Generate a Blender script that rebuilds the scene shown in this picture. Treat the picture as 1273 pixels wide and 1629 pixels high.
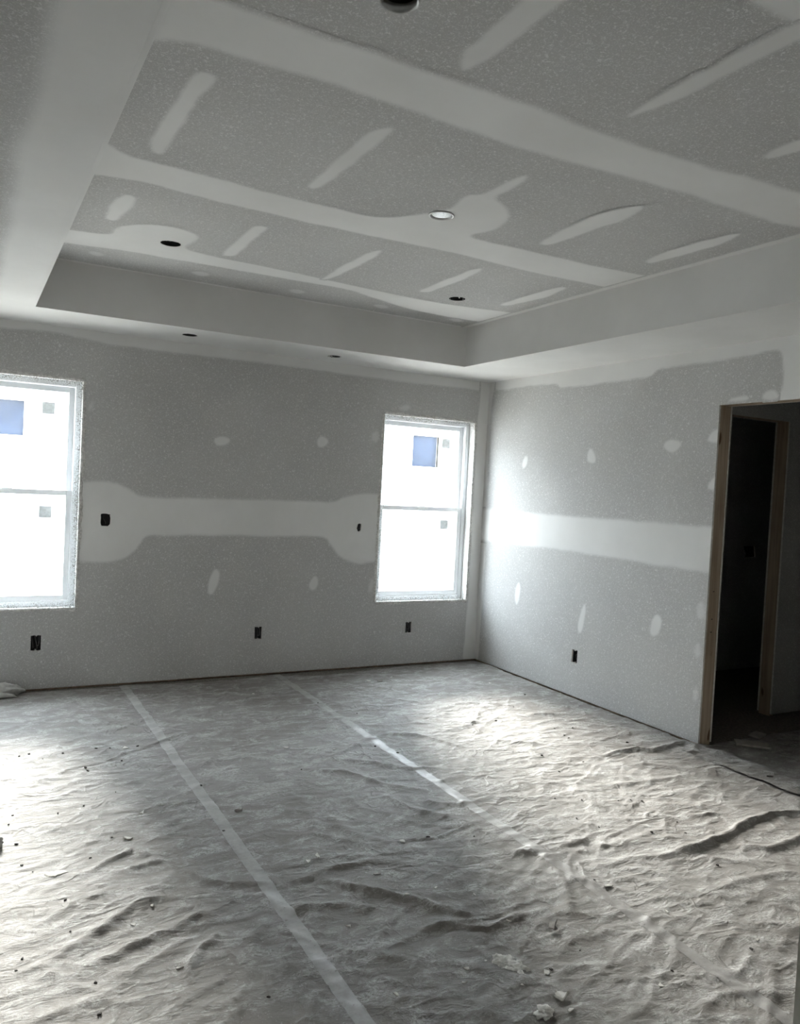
import bpy, math, random
import numpy as np
from mathutils import Vector, Matrix
from mathutils.geometry import delaunay_2d_cdt

# ------------------------------------------------------------------ scene, camera, light
scene = bpy.context.scene
for o in list(bpy.data.objects):
    bpy.data.objects.remove(o, do_unlink=True)
COL = scene.collection
random.seed(7)
RNG = np.random.default_rng(11)

IW, IH = 1273.0, 1629.0
FPX = 1270.5
YAW, PITCH, ROLL = 0.50011, -0.031004, 0.051974
CAM = np.array([-3.98594, -5.78990, 1.49074])
H1 = 2.44            # height of the lower ceiling border
ZT = 2.7357          # height of the raised tray
TXR, TXL, TYB, TYF = -0.6454, -3.6541, -0.5896, -4.92   # tray outline
XL, YF = -4.27, -5.26                                   # left and front wall

cf = np.array([math.sin(YAW)*math.cos(PITCH), math.cos(YAW)*math.cos(PITCH), math.sin(PITCH)])
_r = np.array([math.cos(YAW), -math.sin(YAW), 0.0])
_u = np.cross(_r, cf)
cr = _r*math.cos(ROLL) + _u*math.sin(ROLL)
cu = -_r*math.sin(ROLL) + _u*math.cos(ROLL)

cam_d = bpy.data.cameras.new('camera')
cam_d.sensor_fit = 'HORIZONTAL'
cam_d.sensor_width = 36.0
cam_d.lens = 36.0*FPX/IW
cam_d.clip_start = 0.02
cam_o = bpy.data.objects.new('camera', cam_d)
COL.objects.link(cam_o)
M = Matrix.Identity(4)
for i in range(3):
    M[i][0] = cr[i]; M[i][1] = cu[i]; M[i][2] = -cf[i]; M[i][3] = CAM[i]
cam_o.matrix_world = M
scene.camera = cam_o

def hit(px, py, ax, v):
    d = cf + cr*(px-IW/2)/FPX - cu*(py-IH/2)/FPX
    return CAM + d*((v-CAM[ax])/d[ax])

world = bpy.data.worlds.new('overcast_sky')
scene.world = world
world.use_nodes = True
bgn = world.node_tree.nodes['Background']
bgn.inputs['Color'].default_value = (0.89, 0.945, 1.0, 1)
bgn.inputs['Strength'].default_value = 2.9

SUN_EL = 19.0
sun_d = bpy.data.lights.new('hazy_sun', 'SUN')
sun_d.energy = 4.8
sun_d.angle = math.radians(25)
sun_d.color = (1.0, 0.93, 0.84)
sun_o = bpy.data.objects.new('hazy_sun', sun_d)
COL.objects.link(sun_o)
_sd = Vector((-0.14, -math.cos(math.radians(SUN_EL)), -math.sin(math.radians(SUN_EL))))
sun_o.rotation_euler = _sd.to_track_quat('-Z', 'Y').to_euler()
sun_o.location = (0, 30, 20)

scene.view_settings.view_transform = 'Standard'
scene.view_settings.look = 'None'
scene.view_settings.gamma = 1.0
scene.view_settings.use_curve_mapping = False
scene.view_settings.exposure = 3.15

# ------------------------------------------------------------------ helpers
def tag(o, label=None, cat=None, group=None, kind=None):
    if label: o['label'] = label
    if cat: o['category'] = cat
    if group: o['group'] = group
    if kind: o['kind'] = kind
    return o

def empty(name, loc=(0, 0, 0), rz=0.0):
    o = bpy.data.objects.new(name, None)
    o.empty_display_size = 0.05
    COL.objects.link(o)
    o.location = loc
    o.rotation_euler = (0, 0, rz)
    return o

def link(name, me, mat, parent=None, smooth=False):
    o = bpy.data.objects.new(name, me)
    COL.objects.link(o)
    if mat is not None and not me.materials:
        me.materials.append(mat)
    if smooth and len(me.polygons):
        me.polygons.foreach_set('use_smooth', [True]*len(me.polygons))
    if parent is not None:
        o.parent = parent
    return o

def mesh(name, v, f, mat, parent=None, smooth=False):
    me = bpy.data.meshes.new(name)
    me.from_pydata([tuple(map(float, p)) for p in v], [], f)
    me.update()
    return link(name, me, mat, parent, smooth)

class MB:
    """collects simple solids into one mesh"""
    def __init__(s): s.v = []; s.f = []
    def box(s, a, b):
        (x0, y0, z0), (x1, y1, z1) = a, b
        n = len(s.v)
        s.v += [(x0,y0,z0),(x1,y0,z0),(x1,y1,z0),(x0,y1,z0),(x0,y0,z1),(x1,y0,z1),(x1,y1,z1),(x0,y1,z1)]
        s.f += [tuple(n+i for i in q) for q in ((0,3,2,1),(4,5,6,7),(0,1,5,4),(1,2,6,5),(2,3,7,6),(3,0,4,7))]
        return s
    def tube(s, pts, r, n=7):
        P = [Vector(p) for p in pts]
        base = len(s.v)
        for i, p in enumerate(P):
            d = (P[min(i+1, len(P)-1)] - P[max(i-1, 0)]).normalized()
            a = d.orthogonal().normalized() if i == 0 else (pa - d*pa.dot(d)).normalized()
            pa = a
            b = d.cross(a)
            for k in range(n):
                t = 2*math.pi*k/n
                s.v.append(tuple(p + (a*math.cos(t) + b*math.sin(t))*r))
        for i in range(len(P)-1):
            for k in range(n):
                k2 = (k+1) % n
                s.f.append((base+i*n+k, base+i*n+k2, base+(i+1)*n+k2, base+(i+1)*n+k))
        s.f.append(tuple(base+k for k in range(n))[::-1])
        s.f.append(tuple(base+(len(P)-1)*n+k for k in range(n)))
        return s
    def lathe(s, prof, n=40):
        base = len(s.v)
        for (r, z) in prof:
            for k in range(n):
                t = 2*math.pi*k/n
                s.v.append((r*math.cos(t), r*math.sin(t), z))
        for i in range(len(prof)-1):
            for k in range(n):
                k2 = (k+1) % n
                s.f.append((base+i*n+k, base+i*n+k2, base+(i+1)*n+k2, base+(i+1)*n+k))
        return s
    def build(s, name, mat, parent=None, smooth=False, bevel=0):
        o = mesh(name, s.v, s.f, mat, parent, smooth)
        if bevel:
            m = o.modifiers.new('bevel', 'BEVEL'); m.width = bevel; m.segments = 2
            m.limit_method = 'ANGLE'
        return o

def panel(name, outer, holes, place, n, thick, mat, parent=None):
    """flat board with real holes; place(u,v)->point on the room side, n = direction of the thickness"""
    loops = [outer] + holes
    pts, edges, faces = [], [], []
    for L in loops:
        b = len(pts)
        pts += [Vector(p) for p in L]
        edges += [(b+i, b+(i+1) % len(L)) for i in range(len(L))]
    rv, re, rf, ov, oe, of = delaunay_2d_cdt(pts, edges, [], 2, 1e-6)
    def inside(L, x, y):
        c = False
        for i in range(len(L)):
            (xa, ya), (xb, yb) = L[i], L[(i+1) % len(L)]
            if (ya > y) != (yb > y) and x < (xb-xa)*(y-ya)/(yb-ya)+xa: c = not c
        return c
    def keep(q):
        x = sum(rv[i].x for i in q)/len(q); y = sum(rv[i].y for i in q)/len(q)
        return inside(outer, x, y) and not any(inside(L, x, y) for L in holes)
    rf = [q for q in rf if keep(q)]
    n = np.array(n, float)
    front = [np.array(place(p.x, p.y), float) for p in rv]
    V = front + [p + n*thick for p in front]
    k = len(front)
    F = []
    a, b, c = (front[i] for i in rf[0][:3])
    flip = np.dot(np.cross(b-a, c-a), n) > 0
    for q in rf:
        q = list(q)
        if flip: q = q[::-1]
        F.append(tuple(q)); F.append(tuple(i+k for i in q[::-1]))
    from collections import Counter
    cnt = Counter()
    for q in rf:
        q = list(q)
        if flip: q = q[::-1]
        for i in range(len(q)):
            cnt[(q[i], q[(i+1) % len(q)])] += 1
    for (i, j) in list(cnt):
        if (j, i) not in cnt:
            F.append((j, i, i+k, j+k))
    o = mesh(name, V, F, mat, parent)
    o.data.materials.append(CORE)           # cut edges show the pale board core
    for p_ in o.data.polygons[2*len(rf):]: p_.material_index = 1
    return o

def rect(u0, v0, u1, v1):
    return [(u0, v0), (u1, v0), (u1, v1), (u0, v1)]
def circ(u, v, r, n=28, jit=0.0):
    return [(u+(r+random.uniform(-jit, jit))*math.cos(2*math.pi*i/n), v+(r+random.uniform(-jit, jit))*math.sin(2*math.pi*i/n)) for i in range(n)]

# gradient noise, vectorised
_perm = RNG.permutation(512)
_grad = RNG.normal(size=(512, 2)); _grad /= np.linalg.norm(_grad, axis=1)[:, None]
def noise(x, y):
    x = np.asarray(x, float); y = np.asarray(y, float)
    xi = np.floor(x).astype(int); yi = np.floor(y).astype(int)
    xf = x-xi; yf = y-yi
    def g(ix, iy, dx, dy):
        h = _perm[(_perm[ix & 511] + iy) & 511]
        gr = _grad[h]
        return gr[..., 0]*dx + gr[..., 1]*dy
    u = xf*xf*xf*(xf*(xf*6-15)+10); v = yf*yf*yf*(yf*(yf*6-15)+10)
    a = g(xi, yi, xf, yf); b = g(xi+1, yi, xf-1, yf)
    c = g(xi, yi+1, xf, yf-1); d = g(xi+1, yi+1, xf-1, yf-1)
    return 1.5*((a*(1-u)+b*u)*(1-v) + (c*(1-u)+d*u)*v)
def fbm(x, y, o=4, gain=0.5):
    s = 0; a = 1.0
    for i in range(o):
        s = s + a*noise(x*2**i+17.3*i, y*2**i-9.1*i); a *= gain
    return s
def ridged(x, y):
    return 1-np.abs(noise(x, y))*1.6

# ------------------------------------------------------------------ materials
def mat_new(name):
    m = bpy.data.materials.new(name); m.use_nodes = True
    nt = m.node_tree
    return m, nt, nt.nodes['Principled BSDF']
def N(nt, t, **k):
    n = nt.nodes.new(t)
    for a, b in k.items():
        if a in n.inputs: n.inputs[a].default_value = b
        else: setattr(n, a, b)
    return n
def mix(nt, fac, c1, c2):
    n = nt.nodes.new('ShaderNodeMix'); n.data_type = 'RGBA'
    for sock, val in ((n.inputs['Factor'], fac), (n.inputs[6], c1), (n.inputs[7], c2)):
        if hasattr(val, 'is_linked'): nt.links.new(val, sock)
        elif isinstance(val, (int, float)): sock.default_value = val
        else: sock.default_value = (*val, 1)
    return n.outputs[2]
def maprange(nt, v, a, b, c=0.0, d=1.0, smooth=True):
    n = nt.nodes.new('ShaderNodeMapRange')
    n.interpolation_type = 'SMOOTHSTEP' if smooth else 'LINEAR'
    nt.links.new(v, n.inputs['Value'])
    n.inputs['From Min'].default_value = a; n.inputs['From Max'].default_value = b
    n.inputs['To Min'].default_value = c; n.inputs['To Max'].default_value = d
    return n.outputs['Result']
def math_(nt, op, a, b=None):
    n = nt.nodes.new('ShaderNodeMath'); n.operation = op
    for s, v in ((n.inputs[0], a), (n.inputs[1], b)):
        if v is None: continue
        if hasattr(v, 'is_linked'): nt.links.new(v, s)
        else: s.default_value = v
    return n.outputs[0]
def coords(nt, scale=(1, 1, 1), which='Object'):
    tc = nt.nodes.new('ShaderNodeTexCoord')
    mp = nt.nodes.new('ShaderNodeMapping')
    mp.inputs['Scale'].default_value = scale
    nt.links.new(tc.outputs[which], mp.inputs['Vector'])
    return mp.outputs['Vector']
def ntex(nt, vec, scale, detail=2.0, rough=0.5, dist=0.0):
    n = N(nt, 'ShaderNodeTexNoise')
    n.inputs['Scale'].default_value = scale; n.inputs['Detail'].default_value = detail
    n.inputs['Roughness'].default_value = rough; n.inputs['Distortion'].default_value = dist
    nt.links.new(vec, n.inputs['Vector'])
    return n.outputs['Fac']
def bump(nt, h, bs, strength=0.3, dist=0.01):
    n = N(nt, 'ShaderNodeBump')
    n.inputs['Strength'].default_value = strength; n.inputs['Distance'].default_value = dist
    nt.links.new(h, n.inputs['Height']); nt.links.new(n.outputs['Normal'], bs.inputs['Normal'])

MUD = (0.60, 0.592, 0.57)
def c_board(nt):
    v = coords(nt)
    fl1 = ntex(nt, v, 95, 2.0, 0.55, 1.2)
    fl2 = ntex(nt, v, 210, 1.0, 0.5, 0.8)
    big = ntex(nt, v, 1.6, 3.0)
    fs = math_(nt, 'MAXIMUM', maprange(nt, fl1, 0.55, 0.68), math_(nt, 'MULTIPLY', maprange(nt, fl2, 0.56, 0.70), 0.7))
    base = mix(nt, maprange(nt, big, 0.3, 0.7), (0.445, 0.441, 0.433), (0.495, 0.49, 0.48))
    return mix(nt, math_(nt, 'MULTIPLY', fs, 0.75), base, (0.75, 0.745, 0.733)), fs
def c_mud(nt):
    v = coords(nt)
    n1 = ntex(nt, v, 2.2, 4.0)
    n2 = ntex(nt, v, 14, 3.0)
    c = mix(nt, maprange(nt, n1, 0.3, 0.7), (0.70, 0.694, 0.678), (0.755, 0.75, 0.735))
    return mix(nt, maprange(nt, n2, 0.55, 0.8, 0, 0.15), c, (0.66, 0.655, 0.64)), n2
def m_board():
    # unpainted board paper misted with pale overspray flecks
    m, nt, bs = mat_new('unpainted_drywall')
    c, fs = c_board(nt)
    nt.links.new(c, bs.inputs['Base Color'])
    bs.inputs['Roughness'].default_value = 0.85
    bump(nt, fs, bs, 0.25, 0.002)
    return m
def m_mud(name='joint_compound', feather=False, cover=1.0):
    # compound, thinning out to the flecked board at its feathered rim
    m, nt, bs = mat_new(name)
    c, n2 = c_mud(nt)
    bs.inputs['Roughness'].default_value = 0.75
    if feather:
        cb, fs = c_board(nt)
        at = N(nt, 'ShaderNodeAttribute', attribute_name='cover')
        f = math_(nt, 'MULTIPLY', at.outputs['Fac'], cover)
        c = mix(nt, f, cb, c)
    nt.links.new(c, bs.inputs['Base Color'])
    bump(nt, n2, bs, 0.05, 0.003)
    return m
def m_plain(name, col, rough=0.6, var=0.12, scale=30, metal=0.0, bumpy=0.0, spec=0.5):
    m, nt, bs = mat_new(name)
    v = coords(nt)
    n1 = ntex(nt, v, scale, 3.0)
    d = tuple(c*(1-var) for c in col); l = tuple(min(1, c*(1+var)) for c in col)
    nt.links.new(mix(nt, maprange(nt, n1, 0.3, 0.7), d, l), bs.inputs['Base Color'])
    bs.inputs['Roughness'].default_value = rough
    bs.inputs['Metallic'].default_value = metal
    bs.inputs['Specular IOR Level'].default_value = spec
    if bumpy: bump(nt, n1, bs, bumpy, 0.004)
    return m
def m_wood():
    m, nt, bs = mat_new('raw_spruce_lumber')
    v = coords(nt, (40, 40, 1.6))
    g = ntex(nt, v, 1.0, 5.0, 0.6, 0.6)
    k = ntex(nt, coords(nt, (9, 9, 2.3)), 2.0, 1.0)
    kk = maprange(nt, k, 0.71, 0.76)
    c = mix(nt, maprange(nt, g, 0.3, 0.7), (0.33, 0.25, 0.18), (0.48, 0.385, 0.29))
    nt.links.new(mix(nt, kk, c, (0.13, 0.07, 0.04)), bs.inputs['Base Color'])
    bs.inputs['Roughness'].default_value = 0.7
    bump(nt, g, bs, 0.15, 0.002)
    return m
def c_paper(nt):
    v = coords(nt)
    va = coords(nt, (1.0, 1.8, 1.0))
    big = ntex(nt, v, 1.3, 4.0, 0.55, 0.4)
    mid = ntex(nt, va, 7.0, 6.0, 0.62, 0.9)
    fine = ntex(nt, va, 34.0, 6.0, 0.68, 1.6)
    crack = ntex(nt, v, 16.0, 5.0, 0.6, 2.5)
    cr1 = math_(nt, 'SUBTRACT', 1.0, maprange(nt, math_(nt, 'ABSOLUTE', math_(nt, 'SUBTRACT', crack, 0.5)), 0.0, 0.035))
    speck = maprange(nt, ntex(nt, v, 120, 2.0), 0.66, 0.74)
    base = mix(nt, maprange(nt, big, 0.3, 0.7), (0.20, 0.185, 0.172), (0.262, 0.249, 0.236))
    d = math_(nt, 'MULTIPLY', maprange(nt, mid, 0.40, 0.68), maprange(nt, fine, 0.35, 0.66))
    c = mix(nt, math_(nt, 'MULTIPLY', d, 0.85), base, (0.50, 0.493, 0.482))
    c = mix(nt, math_(nt, 'MULTIPLY', cr1, math_(nt, 'MULTIPLY', maprange(nt, mid, 0.45, 0.62), 0.42)), c, (0.58, 0.575, 0.565))
    c = mix(nt, math_(nt, 'MULTIPLY', speck, 0.4), c, (0.60, 0.595, 0.585))
    def crease(vec, sc, w, d):
        n = ntex(nt, vec, sc, 2.0, 0.5, d)
        return math_(nt, 'SUBTRACT', 1.0, maprange(nt, math_(nt, 'ABSOLUTE', math_(nt, 'SUBTRACT', n, 0.5)), 0.0, w))
    hgt = math_(nt, 'ADD', math_(nt, 'MULTIPLY', mid, 1.0), math_(nt, 'MULTIPLY', fine, 0.35))
    calm = maprange(nt, ntex(nt, v, 2.1, 2.0), 0.40, 0.66, 0.08, 1.0)
    calm2 = maprange(nt, ntex(nt, va, 3.3, 2.0), 0.42, 0.64, 0.08, 1.0)
    hgt = math_(nt, 'ADD', hgt, math_(nt, 'MULTIPLY', math_(nt, 'MULTIPLY', calm, crease(coords(nt, (0.8, 1.7, 1)), 4.0, 0.09, 0.6)), 0.32))
    hgt = math_(nt, 'ADD', hgt, math_(nt, 'MULTIPLY', math_(nt, 'MULTIPLY', calm2, crease(coords(nt, (1.4, 1.0, 1)), 6.5, 0.08, 0.7)), 0.20))
    hgt = math_(nt, 'ADD', hgt, math_(nt, 'MULTIPLY', math_(nt, 'MULTIPLY', calm, crease(va, 15.0, 0.08, 0.6)), 0.08))
    return c, hgt
def m_paper():
    # floor paper, crusted with trodden white dust
    m, nt, bs = mat_new('dusty_floor_paper')
    c, hgt = c_paper(nt)
    nt.links.new(c, bs.inputs['Base Color'])
    bs.inputs['Roughness'].default_value = 0.62
    bs.inputs['Specular IOR Level'].default_value = 0.35
    bump(nt, hgt, bs, 0.55, 0.02)
    return m
def m_tape():
    # pale tape, worn through to the paper colour where the attribute is low
    m, nt, bs = mat_new('dusty_packing_tape')
    cp, hgt = c_paper(nt)
    n1 = ntex(nt, coords(nt, (3, 14, 1)), 1.0, 4.0)
    n2 = ntex(nt, coords(nt), 60, 4.0)
    at = N(nt, 'ShaderNodeAttribute', attribute_name='cover')
    ct = mix(nt, maprange(nt, n1, 0.3, 0.7), (0.33, 0.322, 0.312), (0.42, 0.412, 0.402))
    f = math_(nt, 'MULTIPLY', at.outputs['Fac'], maprange(nt, n2, 0.3, 0.6, 0.7, 1.0))
    nt.links.new(mix(nt, f, cp, ct), bs.inputs['Base Color'])
    bs.inputs['Roughness'].default_value = 0.5
    bump(nt, n2, bs, 0.1, 0.004)
    return m
def m_film():
    # thin hazy sheet: mostly see-through, some light scattered, overspray flecks towards the rim
    m, nt, bs = mat_new('overspray_film')
    out = nt.nodes['Material Output']
    v = coords(nt)
    at = N(nt, 'ShaderNodeAttribute', attribute_name='rim')
    haze = ntex(nt, v, 2.5, 3.0)
    fl = ntex(nt, v, 130, 2.0, 0.55, 1.0)
    tr = N(nt, 'ShaderNodeBsdfTransparent'); tr.inputs['Color'].default_value = (0.97, 0.985, 1, 1)
    tl = N(nt, 'ShaderNodeBsdfTranslucent'); tl.inputs['Color'].default_value = (0.92, 0.95, 0.97, 1)
    df = N(nt, 'ShaderNodeBsdfDiffuse'); df.inputs['Color'].default_value = (0.72, 0.72, 0.70, 1)
    a = N(nt, 'ShaderNodeMixShader')
    nt.links.new(maprange(nt, haze, 0.3, 0.7, 0.008, 0.018), a.inputs[0])
    nt.links.new(tr.outputs[0], a.inputs[1]); nt.links.new(tl.outputs[0], a.inputs[2])
    b = N(nt, 'ShaderNodeMixShader')
    sp = math_(nt, 'MULTIPLY', maprange(nt, fl, 0.47, 0.6), maprange(nt, at.outputs['Fac'], 0.0, 1.0, 0.02, 0.75, False))
    nt.links.new(sp, b.inputs[0])
    nt.links.new(a.outputs[0], b.inputs[1]); nt.links.new(df.outputs[0], b.inputs[2])
    # like any thin sheet it lets less light through at a grazing angle
    lw = N(nt, 'ShaderNodeLayerWeight'); lw.inputs['Blend'].default_value = 0.5
    c = N(nt, 'ShaderNodeMixShader')
    fr = math_(nt, 'MULTIPLY', math_(nt, 'POWER', lw.outputs['Facing'], 2.0), 0.95)
    tg = N(nt, 'ShaderNodeBsdfTransparent'); tg.inputs['Color'].default_value = (0.08, 0.08, 0.08, 1)
    nt.links.new(fr, c.inputs[0]); nt.links.new(b.outputs[0], c.inputs[1]); nt.links.new(tg.outputs[0], c.inputs[2])
    nt.links.new(c.outputs[0], out.inputs['Surface'])
    return m
def m_glass():
    m, nt, bs = mat_new('window_glass')
    out = nt.nodes['Material Output']
    tr = N(nt, 'ShaderNodeBsdfTransparent'); tr.inputs['Color'].default_value = (0.95, 0.97, 0.97, 1)
    gl = N(nt, 'ShaderNodeBsdfGlossy'); gl.inputs['Roughness'].default_value = 0.02
    mx = N(nt, 'ShaderNodeMixShader')
    lw = N(nt, 'ShaderNodeLayerWeight'); lw.inputs['Blend'].default_value = 0.5
    fr = math_(nt, 'ADD', math_(nt, 'MULTIPLY', math_(nt, 'POWER', lw.outputs['Facing'], 4.5), 0.9), 0.04)
    nt.links.new(fr, mx.inputs[0])
    nt.links.new(tr.outputs[0], mx.inputs[1]); nt.links.new(gl.outputs[0], mx.inputs[2])
    nt.links.new(mx.outputs[0], out.inputs['Surface'])
    return m

BOARD = m_board()
MUDM = m_mud()
MUDF = m_mud('joint_compound_feathered', True)
MUDT = m_mud('joint_compound_thin', True, 0.6)
CORE = m_plain('board_edge_paper', (0.70, 0.68, 0.64), 0.8, 0.1, 40)
WOOD = m_wood()
PLATE = m_plain('sole_plate_wood', (0.23, 0.17, 0.12), 0.8, 0.25, 25)
PAPER = m_paper()
TAPE = m_tape()
FILM = m_film()
GLASS = m_glass()
VINYL = m_plain('white_vinyl', (0.78, 0.80, 0.82), 0.4, 0.03, 8)
SLAB = m_plain('concrete_slab', (0.17, 0.155, 0.14), 0.9, 0.35, 60, 0, 0.4)
BLACKP = m_plain('black_plastic', (0.018, 0.018, 0.022), 0.5, 0.2, 40)
DGREY = m_plain('grey_cable', (0.10, 0.10, 0.105), 0.5, 0.25, 60)
STEEL = m_plain('galvanised_steel', (0.46, 0.46, 0.45), 0.42, 0.12, 40, 0.85)
DSTEEL = m_plain('black_can_interior', (0.02, 0.02, 0.02), 0.5, 0.2, 40)
LENS = m_plain('frosted_reflector', (0.72, 0.74, 0.76), 0.38, 0.15, 160, 0.6, 1.0)
SHEATH = m_plain('wall_sheathing', (0.30, 0.24, 0.17), 0.9, 0.15, 12)
SIDING = m_plain('white_siding', (0.80, 0.81, 0.82), 0.7, 0.03, 3)
SHINGLE = m_plain('roof_shingles', (0.16, 0.15, 0.15), 0.9, 0.2, 20)
DARKGL = m_plain('dark_window_glass', (0.022, 0.032, 0.055), 0.9, 0.25, 2, 0.0, 0.0, 0.02)
DIRT = m_plain('bare_lot_soil', (0.52, 0.48, 0.43), 0.95, 0.15, 3)
CHIPW = m_plain('dried_compound', (0.70, 0.685, 0.65), 0.85, 0.1, 90, 0, 0.3)
CHIPD = m_plain('dark_debris', (0.055, 0.05, 0.045), 0.8, 0.3, 90)
RAG = m_plain('plaster_rag', (0.52, 0.52, 0.50), 0.9, 0.12, 30, 0, 0.4)
PBOARD = m_plain('board_offcut', (0.36, 0.34, 0.31), 0.85, 0.12, 40)
STICK = m_plain('pale_window_sticker', (0.80, 0.86, 0.88), 0.6, 0.08, 60)

# ------------------------------------------------------------------ room shell
WR = (-1.011, 0.541, -0.124, 2.080)      # right window: x0 z0 x1 z1
WL = (-4.178, 0.556, -3.301, 2.094)      # left window
BOXES_BACK = [(-3.537, 0.326, 0.064, 0.106), (-1.994, 0.329, 0.058, 0.094), (-0.684, 0.321, 0.056, 0.094)]
HIGH_BOXES = [(-3.127, 1.161), (-1.192, 1.156)]
HB1 = [(-0.033, -0.028), (-0.022, -0.042), (0.018, -0.043), (0.031, -0.030), (0.033, 0.012), (0.028, 0.030), (0.034, 0.043), (0.022, 0.038), (0.004, 0.043), (-0.030, 0.043), (-0.035, 0.034), (-0.031, 0.02)]
HB2 = [(-0.025, -0.030), (-0.016, -0.040), (-0.010, -0.034), (0.002, -0.040), (0.022, -0.026), (0.018, -0.018), (0.021, 0.020), (0.026, 0.045), (0.012, 0.040), (0.002, 0.027), (-0.018, 0.043), (-0.010, 0.022), (-0.017, -0.008)]
def notch(u, v, w, h):
    w, h = w/2, h/2
    q = lambda s: s*random.uniform(0.93, 1.04)
    return [(u-q(w), v-q(h)), (u-0.25*w, v-h), (u, v-0.84*h), (u+0.25*w, v-h), (u+q(w), v-q(h)),
            (u+q(w), v+0.2*h), (u+q(w), v+q(h)), (u+0.3*w, v+h), (u+0.05*w, v+0.80*h), (u-0.2*w, v+h), (u-q(w), v+q(h)), (u-q(w), v-0.1*h)]
LOW_BACK = [notch(*b) for b in BOXES_BACK]
HIGH_SH = [[(HIGH_BOXES[0][0]+a, HIGH_BOXES[0][1]+b) for a, b in HB1], [(HIGH_BOXES[1][0]+a, HIGH_BOXES[1][1]+b) for a, b in HB2]]
RBOX = (-1.291, 0.312, 0.062, 0.098)
RBOX_SH = notch(*RBOX)
DY0, DY1, DZ = -3.34, -2.448, 2.086      # doorway in the right wall
CANS = [(-3.053, -1.354), (-1.206, -1.328), (-3.047, -3.925), (-2.122, -2.625)]
SCANS = [(-2.687, -0.334), (-1.594, -0.265)]
CR = 0.054

floor = mesh('floor', [(-4.6, -7.6, 0), (3.3, -7.6, 0), (3.3, 0.16, 0), (-4.6, 0.16, 0), (-4.6, -7.6, -.12), (3.3, -7.6, -.12), (3.3, .16, -.12), (-4.6, .16, -.12)],
             [(0,1,2,3), (7,6,5,4), (0,4,5,1), (1,5,6,2), (2,6,7,3), (3,7,4,0)], SLAB)
tag(floor, 'dusty concrete slab showing as a strip along the back wall', 'floor', kind='structure')

wb = panel('wall_back', rect(XL, 0.016, 0.0, H1), [rect(*WL), rect(*WR)] + LOW_BACK + HIGH_SH,
           lambda u, v: (u, 0, v), (0, 1, 0), 0.013, BOARD)
tag(wb, 'grey unpainted drywall with two film-covered windows and a pale taped seam', 'wall', kind='structure')
panel('sheathing', rect(-4.6, -0.1, 3.3, 3.3), [rect(*WL), rect(*WR)], lambda u, v: (u, 0.15, v), (0, 1, 0), 0.015, SHEATH, wb)
MB().box((XL, 0.016, 0), (0.1, 0.10, 0.04)).build('sole_plate', PLATE, wb)

wr = panel('wall_right', [(YF, 0.018), (DY0, 0.018), (DY0, DZ), (DY1, DZ), (DY1, 0.018), (0.0, 0.018), (0.0, H1), (YF, H1)], [RBOX_SH],
           lambda u, v: (0, u, v), (1, 0, 0), 0.013, BOARD)
tag(wr, 'grey drywall beside the corner window, cut by the rough doorway', 'wall', kind='structure')
panel('hall_side_board', [(YF, 0.018), (DY0, 0.018), (DY0, DZ), (DY1, DZ), (DY1, 0.018), (0.13, 0.018), (0.13, H1), (YF, H1)], [],
      lambda u, v: (0.103, u, v), (1, 0, 0), 0.013, BOARD, wr)
MB().box((0.014, DY1+0.04, 0.0), (0.10, 0.13, 0.038)).build('sole_plate', PLATE, wr)

wl = panel('wall_left', rect(YF-2.2, 0.0, 0.13, H1), [], lambda u, v: (XL, u, v), (-1, 0, 0), 0.1, BOARD)
tag(wl, 'plain drywall side wall opposite the doorway wall', 'wall', kind='structure')
EX0, EX1 = -4.16, -3.176                 # entrance the camera stands in
wf = panel('wall_front', [(XL, 0.018), (EX0, 0.018), (EX0, DZ), (EX1, DZ), (EX1, 0.018), (0.1, 0.018), (0.1, H1), (XL, H1)], [],
           lambda u, v: (u, YF, v), (0, -1, 0), 0.115, BOARD)
tag(wf, 'drywall partition whose raw end edges the room entrance', 'wall', kind='structure')
MB().box((EX1+0.0, YF-0.102, 0), (EX1+0.038, YF-0.013, DZ)).build('stud', WOOD, wf)

# entry passage behind the camera, closed and unlit
we = panel('wall_entry', rect(-4.4, 0, -2.7, H1), [], lambda u, v: (u, -7.4, v), (0, -1, 0), 0.1, BOARD)
tag(we, 'drywall closing the entry passage opposite the room entrance', 'wall', kind='structure')
we2 = panel('wall_entry_side', rect(-7.4, 0, YF-0.115, H1), [], lambda u, v: (-2.7, u, v), (1, 0, 0), 0.1, BOARD)
tag(we2, 'long drywall side of the entry passage', 'wall', kind='structure')

# hall behind the right-hand doorway
HY = -2.155
wh = panel('wall_hall', [(0.116, 0.018), (0.26, 0.018), (0.26, 2.09), (1.08, 2.09), (1.08, 0.018), (2.9, 0.018), (2.9, H1), (0.116, H1)], [],
           lambda u, v: (u, HY, v), (0, 1, 0), 0.013, BOARD)
tag(wh, 'shaded drywall seen through the doorway with a second rough opening', 'wall', kind='structure')
panel('closet_side_board', [(0.116, 0.018), (0.26, 0.018), (0.26, 2.09), (1.08, 2.09), (1.08, 0.018), (2.9, 0.018), (2.9, H1), (0.116, H1)], [],
      lambda u, v: (u, HY+0.103, v), (0, 1, 0), 0.013, BOARD, wh)
HBX = (-1.62, 1.075)
wc = panel('wall_closet', rect(HY+0.11, 0, 0.15, H1), [], lambda u, v: (2.9, u, v), (1, 0, 0), 0.1, BOARD)
tag(wc, 'far end wall of the dark room past the second opening', 'wall', kind='structure')
CY = -0.95
_b = [hit(x, y, 1, CY) for x, y in ((1183, 869), (1201, 869), (1202, 886), (1184, 887), (1187, 881), (1185, 876))]
wcb = panel('wall_closet_back', rect(0.116, 0, 2.9, H1), [[(p[0], p[2]) for p in _b]], lambda u, v: (u, CY, v), (0, 1, 0), 0.013, BOARD)
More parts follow.
